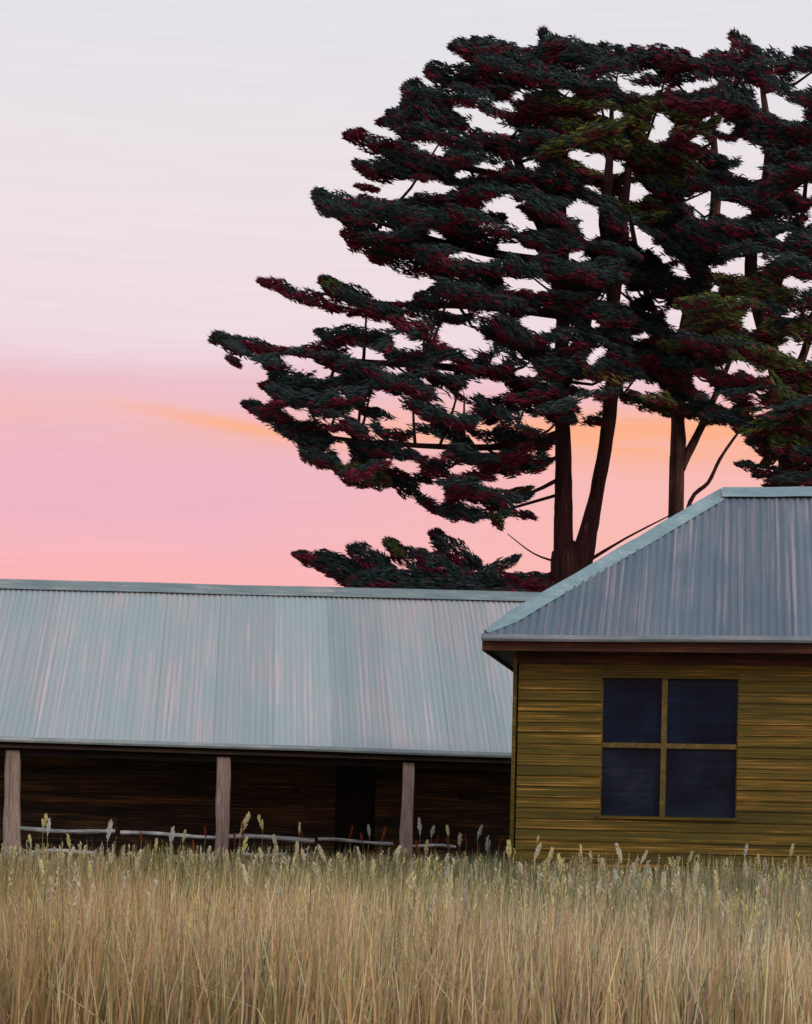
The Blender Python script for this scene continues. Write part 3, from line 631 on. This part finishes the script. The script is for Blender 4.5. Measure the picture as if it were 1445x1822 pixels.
make_tree('cypress_tree', 16.5, 1205,
  [[(1200,1560,54,0),(1203,905,29,0),(1207,800,28,0),(1206,720,23,0),(1208,650,23,0),(1232,520,20,0),(1262,420,20,0),(1274,350,19,0),(1268,200,7,0)]],
  [[(1211,835,17,0),(1235,785,15,-.1),(1258,738,13,-.2),(1300,640,8,-.4)],[(1206,738,12,0),(1150,718,9,-.2),(1108,703,4,-.3)],[(1206,1000,10,0),(1228,893,8,-.1),(1260,859,7,-.2),(1281,817,6,-.3),(1306,780,5,-.4),(1340,735,4,-.5)],
   [(1210,640,16,0),(1150,520,12,.3),(1120,380,8,.4)],[(1240,500,14,0),(1180,380,10,-.4),(1150,250,5,-.5)]],
  B_STR, (1060, 1330, 60, 760, lambda x, y: 1050+40*math.sin(y*.02) < x < 1300), 140, 2.2,
  'slender single-trunked cypress standing between the twin-trunked tree and the house ridge', 'bark2', 5)
make_tree('cypress_tree', 12.8, 1410,
  [[(1425,1580,60,0),(1405,900,36,0),(1390,700,30,0),(1352,560,25,0),(1336,470,23,0),(1352,370,20,0),(1369,270,17,0),(1350,110,5,0)]],
  [[(1392,720,20,0),(1440,600,14,-.3),(1470,450,8,-.4)],[(1398,800,14,0),(1350,830,6,-.4)],[(1352,560,14,0),(1420,420,10,.4),(1440,250,5,.5)]],
  C_STR, (1250, 1500, 55, 872, lambda x, y: x > 1262+30*math.sin(y*.03)), 150, 2.0,
  'dense green-tinged cypress at the right edge with foliage hanging low behind the house ridge', 'bark2', 8)

# ------------------------------------------------------------------ grass
rng = np.random.default_rng(21)
def vnoise(x, y, s, seed):
    r = np.random.default_rng(seed).uniform(0, 1, (64, 64)); u, v = x*s+100, y*s+100
    i, j = np.floor(u).astype(int), np.floor(v).astype(int); f, g = u-i, v-j; f = f*f*(3-2*f); g = g*g*(3-2*g)
    q = lambda a, b: r[a % 64, b % 64]
    return (q(i, j)*(1-f)+q(i+1, j)*f)*(1-g)+(q(i, j+1)*(1-f)+q(i+1, j+1)*f)*g
def in_house(x, y):
    dx, dy = x-W0[0], y-W0[1]; s, t = dx*ex[0]+dy*ex[1], dx*ey[0]+dy*ey[1]
    return (s > -.06) & (s < WL+.06) & (t > -.07) & (t < WD+.06)
NB = 300000
d = rng.uniform(8.3**1.3, 27.2**1.3, NB)**(1/1.3); x = rng.uniform(-1, 1, NB)*(d*.215+.7); y = d+CAMY
ptuft = vnoise(x, y, 2.2, 1)
ok = (~in_house(x, y)) & (rng.uniform(0, 1, NB) < .45+.75*ptuft)
x, y, d = x[ok], y[ok], d[ok]; n = len(x)
cl = rng.uniform(0, 1, n); tx, ty = np.round(x*9+rng.normal(0, .3, n))/9, np.round(y*9+rng.normal(0, .3, n))/9
x = x*.55+tx*.45; y = y*.55+ty*.45
dry = vnoise(x, y, .55, 2)*.6+vnoise(x, y, 1.7, 3)*.4
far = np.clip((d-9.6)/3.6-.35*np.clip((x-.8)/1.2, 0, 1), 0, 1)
hgt = (.36+.24*vnoise(x, y, .8, 4)+.22*vnoise(x, y, 2.6, 14))*rng.uniform(.5, 1.25, n); hgt *= np.interp(y, [-6, -1, 2, 4.2, 5.2, 6], [1, .93, .84, .60, .4, .3])
PAL = np.array([(.50, .36, .185), (.42, .29, .135), (.36, .27, .13), (.60, .50, .30), (.53, .33, .16), (.30, .245, .10), (.235, .215, .085), (.17, .165, .062), (.40, .38, .16), (.58, .55, .27), (.10, .11, .06), (.34, .21, .09), (.32, .24, .20)])
wd = np.array([3, 2.6, 2.4, 2.6, 1.0, 1.2, .9, .3, 1.2, 1.3, .1, .5, 1.2]); wg = np.array([.4, .6, .6, .5, .1, 2.4, 3.4, 2.8, 2.0, 1.0, 1.7, .5, .3])
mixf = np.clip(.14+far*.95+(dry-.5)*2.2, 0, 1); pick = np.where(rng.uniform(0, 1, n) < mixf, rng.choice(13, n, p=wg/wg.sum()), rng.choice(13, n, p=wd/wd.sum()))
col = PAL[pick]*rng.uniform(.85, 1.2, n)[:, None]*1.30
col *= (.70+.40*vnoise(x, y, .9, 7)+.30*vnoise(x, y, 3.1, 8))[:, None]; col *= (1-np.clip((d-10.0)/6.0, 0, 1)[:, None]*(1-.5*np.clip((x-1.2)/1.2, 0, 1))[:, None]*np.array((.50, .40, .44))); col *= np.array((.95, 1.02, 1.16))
lx = np.clip((x+.2)/2.2, -1, 1); col *= np.stack([1.02+.04*lx, 1.0+.10*lx, 1.0+.22*lx], 1)      # sandier stand left, paler stand right
ang = rng.uniform(0, 2*math.pi, n); bend = rng.gamma(1.6, .075, n)*hgt; bend = np.where(rng.uniform(0, 1, n) < .13, bend*rng.uniform(2.2, 4.5, n), bend); wdt = rng.uniform(.0018, .0048, n)*(.7+.45*d/14)
gz_ = .03*np.sin(x*1.7+y*.6)+.025*np.sin(y*1.9-x*.8); gz_ = np.where((y > -20) & (y < 3), gz_, 0)
face = rng.uniform(-.9, .9, n); sxv, syv = np.cos(face)*wdt, np.sin(face)*wdt
lean = rng.normal(0, .07, n)*hgt+.03*hgt
V = np.zeros((n, 2, 4, 3), np.float32)
def pt(f): return np.stack([x+lean*f+np.cos(ang)*bend*f*f, y+np.sin(ang)*bend*f*f, gz_-.02+hgt*(f-.25*f*f*bend/np.maximum(hgt, .1))], 1)
S = np.stack([sxv, syv, np.zeros(n)], 1); fr = (0, .55, 1); wr = (.8, 1, .12)
for k in range(2):
    a, b = pt(fr[k]), pt(fr[k+1]); V[:, k, 0] = a-S*wr[k]; V[:, k, 1] = a+S*wr[k]; V[:, k, 2] = b+S*wr[k+1]; V[:, k, 3] = b-S*wr[k+1]
V = V.reshape(-1, 3); C = np.repeat(col, 2, 0)
ns = 9000; ds = np.sqrt(rng.uniform(8.6**2, 24.6**2, ns)); xs_ = rng.uniform(-1, 1, ns)*(ds*.215+.5); ys_ = ds+CAMY
k = ~in_house(xs_, ys_) & (vnoise(xs_, ys_, 1.3, 9) > rng.uniform(.2, .75, ns)) & (rng.uniform(0, 1, ns) < np.interp(ys_, [-11, -6, -3], [.8, .62, .6])); ds, xs_, ys_ = ds[k], xs_[k], ys_[k]; ns = len(ds)
hs = rng.uniform(.50, .80, ns)*np.interp(ys_, [-2, 2, 4, 5], [1, .86, .66, .5]); ln_ = rng.normal(.03, .07, ns); B = np.stack([xs_, ys_, np.zeros(ns)], 1); T = B+np.stack([ln_, rng.normal(0, .05, ns), hs], 1)
SC = np.array([(.72, .68, .48), (.76, .71, .38), (.58, .62, .50), (.62, .50, .34), (.80, .76, .56), (.46, .36, .20), (.68, .66, .28)])[rng.integers(0, 7, ns)]*rng.uniform(.75, 1.1, ns)[:, None]
wS = np.array((1., 0, 0))*(.0016+.00012*ds)[:, None]; VS = [np.stack([B-wS, B+wS, T+wS, T-wS], 1).reshape(-1, 3)]; CS = [SC*.62]
for q in range(9):                                   # small florets up each flowering stem
    f = 1-q*.024; Pq = B+(T-B)*f+rng.normal(0, .006, (ns, 3)); dq = np.stack([rng.normal(0, .45, ns), rng.normal(0, .45, ns), np.ones(ns)], 1); dq /= np.linalg.norm(dq, axis=1)[:, None]
    nq = rng.normal(0, 1, (ns, 3)); nq -= dq*np.sum(nq*dq, 1)[:, None]; nq /= np.linalg.norm(nq, axis=1)[:, None]
    VS.append(quads(Pq, dq, nq, rng.uniform(.025, .05, ns), rng.uniform(.008, .014, ns))); CS.append(SC)
V = np.vstack([V]+VS); C = np.vstack([C]+CS)
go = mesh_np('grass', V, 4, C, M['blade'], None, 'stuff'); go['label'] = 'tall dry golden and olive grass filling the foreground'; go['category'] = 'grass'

# ------------------------------------------------------------------ seed heads and dock stalks standing above the grass
def ordinal(i):
    low = ['first', 'second', 'third', 'fourth', 'fifth', 'sixth', 'seventh', 'eighth', 'ninth', 'tenth', 'eleventh', 'twelfth', 'thirteenth', 'fourteenth', 'fifteenth', 'sixteenth', 'seventeenth', 'eighteenth', 'nineteenth', 'twentieth']
    return low[i] if i < 20 else 'twenty-'+low[i-20]
ZN = [(-99, 397, 'between left and middle shed posts'), (397, 725, 'between middle and right shed posts'), (725, 905, 'between right shed post and house'),
      (905, 1072, 'before ochre wall left of window'), (1072, 1310, 'before ochre wall below window'), (1310, 1500, 'before ochre wall right of window')]
PALE = [(77,1455,1),(192,1477,1),(304,1485,1),(326,1486,.8),(344,1525,.9),(125,1497,.8),(244,1542,.9),(277,1502,.7),(428,1465,1.1),(468,1460,1.1),(533,1472,.7),(493,1497,.9),(543,1522,.9),(580,1519,.9),(441,1557,1),(496,1582,.8),(613,1547,.8),(663,1550,1),
 (159,1550,1),(77,1542,.9),(122,1520,.9),(149,1517,.9),(197,1525,1),(528,1507,.8),(431,1505,.9),(406,1522,.8),(700,1517,1),(658,1477,.8),(55,1490,.7),(85,1470,.8),(370,1512,.7),(466,1520,.8),(560,1540,.8),(640,1515,.8),
 (748,1470,.9),(768,1475,.8),(798,1473,.9),(818,1490,1),(758,1508,1),(793,1523,.9),(740,1566,1),(795,1550,.9),(906,1508,1),(951,1513,1),(956,1490,.5),(976,1518,1.1),(998,1535,1),(1034,1510,.7),(1106,1515,1),(1129,1543,1),(1159,1545,.8),(1154,1573,.8),
 (1237,1553,1.2),(1277,1568,1),(1274,1598,1.2),(1325,1513,.8),(1330,1550,.9),(1294,1533,.6),(1407,1508,.9),(1209,1583,1),(1076,1535,1.1),(1179,1566,1),(1305,1608,1),(850,1480,.9),(868,1500,1),(1390,1560,.9),(1430,1580,.9),(930,1540,.9),(1015,1562,.9),(1052,1520,.8),(1060,1580,.9),(1095,1560,.9),(1140,1525,.7),(1195,1530,.7),(1225,1520,.8),(1255,1585,.9),(1350,1530,.8),(1365,1575,.9),(1420,1535,.8),(985,1575,.8),(1190,1610,.8)]
RUST = [(366,1477),(433,1475),(252,1482),(538,1475),(623,1477),(647,1487),(680,1480),(344,1502),(658,1520),(418,1487),(745,1508),(774,1495),(802,1500),(831,1488),(888,1493),(850,1508)]
def head_mesh(name, hl, hw, cols, bristles, seed):
    g = np.random.default_rng(seed); Vq = []; C = []
    n = bristles; t = g.uniform(0, 1, n); prof = np.sin(np.pi*np.clip(t, .03, .97))**.7*hw; a = g.uniform(0, 2*np.pi, n); q = np.sqrt(g.uniform(.1, 1, n))*prof
    P = np.stack([q*np.cos(a), q*np.sin(a), t*hl], 1); dd = np.stack([np.cos(a)*.55, np.sin(a)*.55, g.uniform(.5, 1.4, n)], 1); dd /= np.linalg.norm(dd, axis=1)[:, None]
    nr = g.normal(0, 1, (n, 3)); nr -= dd*np.sum(nr*dd, 1)[:, None]; nr /= np.linalg.norm(nr, axis=1)[:, None]
    V = quads(P, dd, nr, np.full(n, hl*.28), np.full(n, hw*.55)); C = np.array(cols)[g.integers(0, len(cols), n)]*g.uniform(.8, 1.2, n)[:, None]
    return V, C
HM = {}
def local_mesh(name, V, C):
    o = mesh_np(name, V, 4, C, M['blade'], None); me = o.data; c = np.array(o.location); bpy.data.objects.remove(o)
    me.transform(Matrix.Translation(c)); return me
for i in range(5):
    cc = [[(.76, .76, .58), (.82, .82, .64)], [(.78, .76, .46), (.84, .80, .50)], [(.62, .67, .62), (.70, .73, .66)], [(.78, .70, .54), (.72, .68, .52)], [(.82, .78, .38), (.72, .74, .42)]][i]
    HM['p', i] = local_mesh('seed_head', *head_mesh('s', .17, .021, cc, 110, i))
    HM['r', i] = local_mesh('rusty_seed_head', *head_mesh('r', .15, .013, [(.30, .065, .022), (.20, .045, .018), (.36, .10, .035)], 90, i+50))
stm, pst = new_mat('dry_stalk'); pst.inputs['Base Color'].default_value = c4(.34, .29, .14); pst.inputs['Roughness'].default_value = .8
def zone(px): return next(z for z in ZN if z[0] <= px < z[1])[2]
def stalks(lst, kind, name, what, cat, group):
    cnt = {}
    for it in sorted(lst):
        px, py = it[0], it[1]; sc = it[2] if len(it) > 2 else random.uniform(.75, 1.05)
        yy = min((-.9 if px > 890 else 3.2)+random.uniform(-1.0, .4), CAMY+random.uniform(.40, .46)*F/(max(py, 1480)+(px-722)*-.022-CY))
        sc *= random.uniform(.8, 1.1)*(yy-CAMY)/20; p = at(px, py, yy); hl = .19*sc; base = np.array((p[0]-.03+random.uniform(-.03, .03), yy+random.uniform(-.04, .04), -.02)); z = zone(px); i = cnt.get(z, 0); cnt[z] = i+1
        o = root(name, base, '%s %s from left, %s' % (ordinal(i), what, z), cat, group)
        o['_z'] = z
        top = p-UP*hl*.5; mid = (base+top)/2+np.array((random.uniform(-.02, .02), 0, 0))
        obj('stalk', *tube([base, mid, top+UP*.01], [.0035, .003, .002], 5, 0, 3), stm, o)
        h = bpy.data.objects.new('seed_head', HM[kind, random.randrange(5)]); COL.objects.link(h); h.parent = o; h.location = top-base; h.scale = (sc, sc, sc)
        h.rotation_euler = (random.uniform(-.3, .3), random.uniform(-.35, .4), random.uniform(0, 6)); h.scale.z *= random.uniform(.75, 1.2)
        del o['_z']
stalks(PALE, 'p', 'grass_seed_head', 'pale fluffy seed head', 'seed head', 'pale seed heads standing above the grass')
stalks(RUST, 'r', 'dock_stalk', 'rusty red weed stalk', 'weed stalk', 'rusty weed stalks standing above the grass')
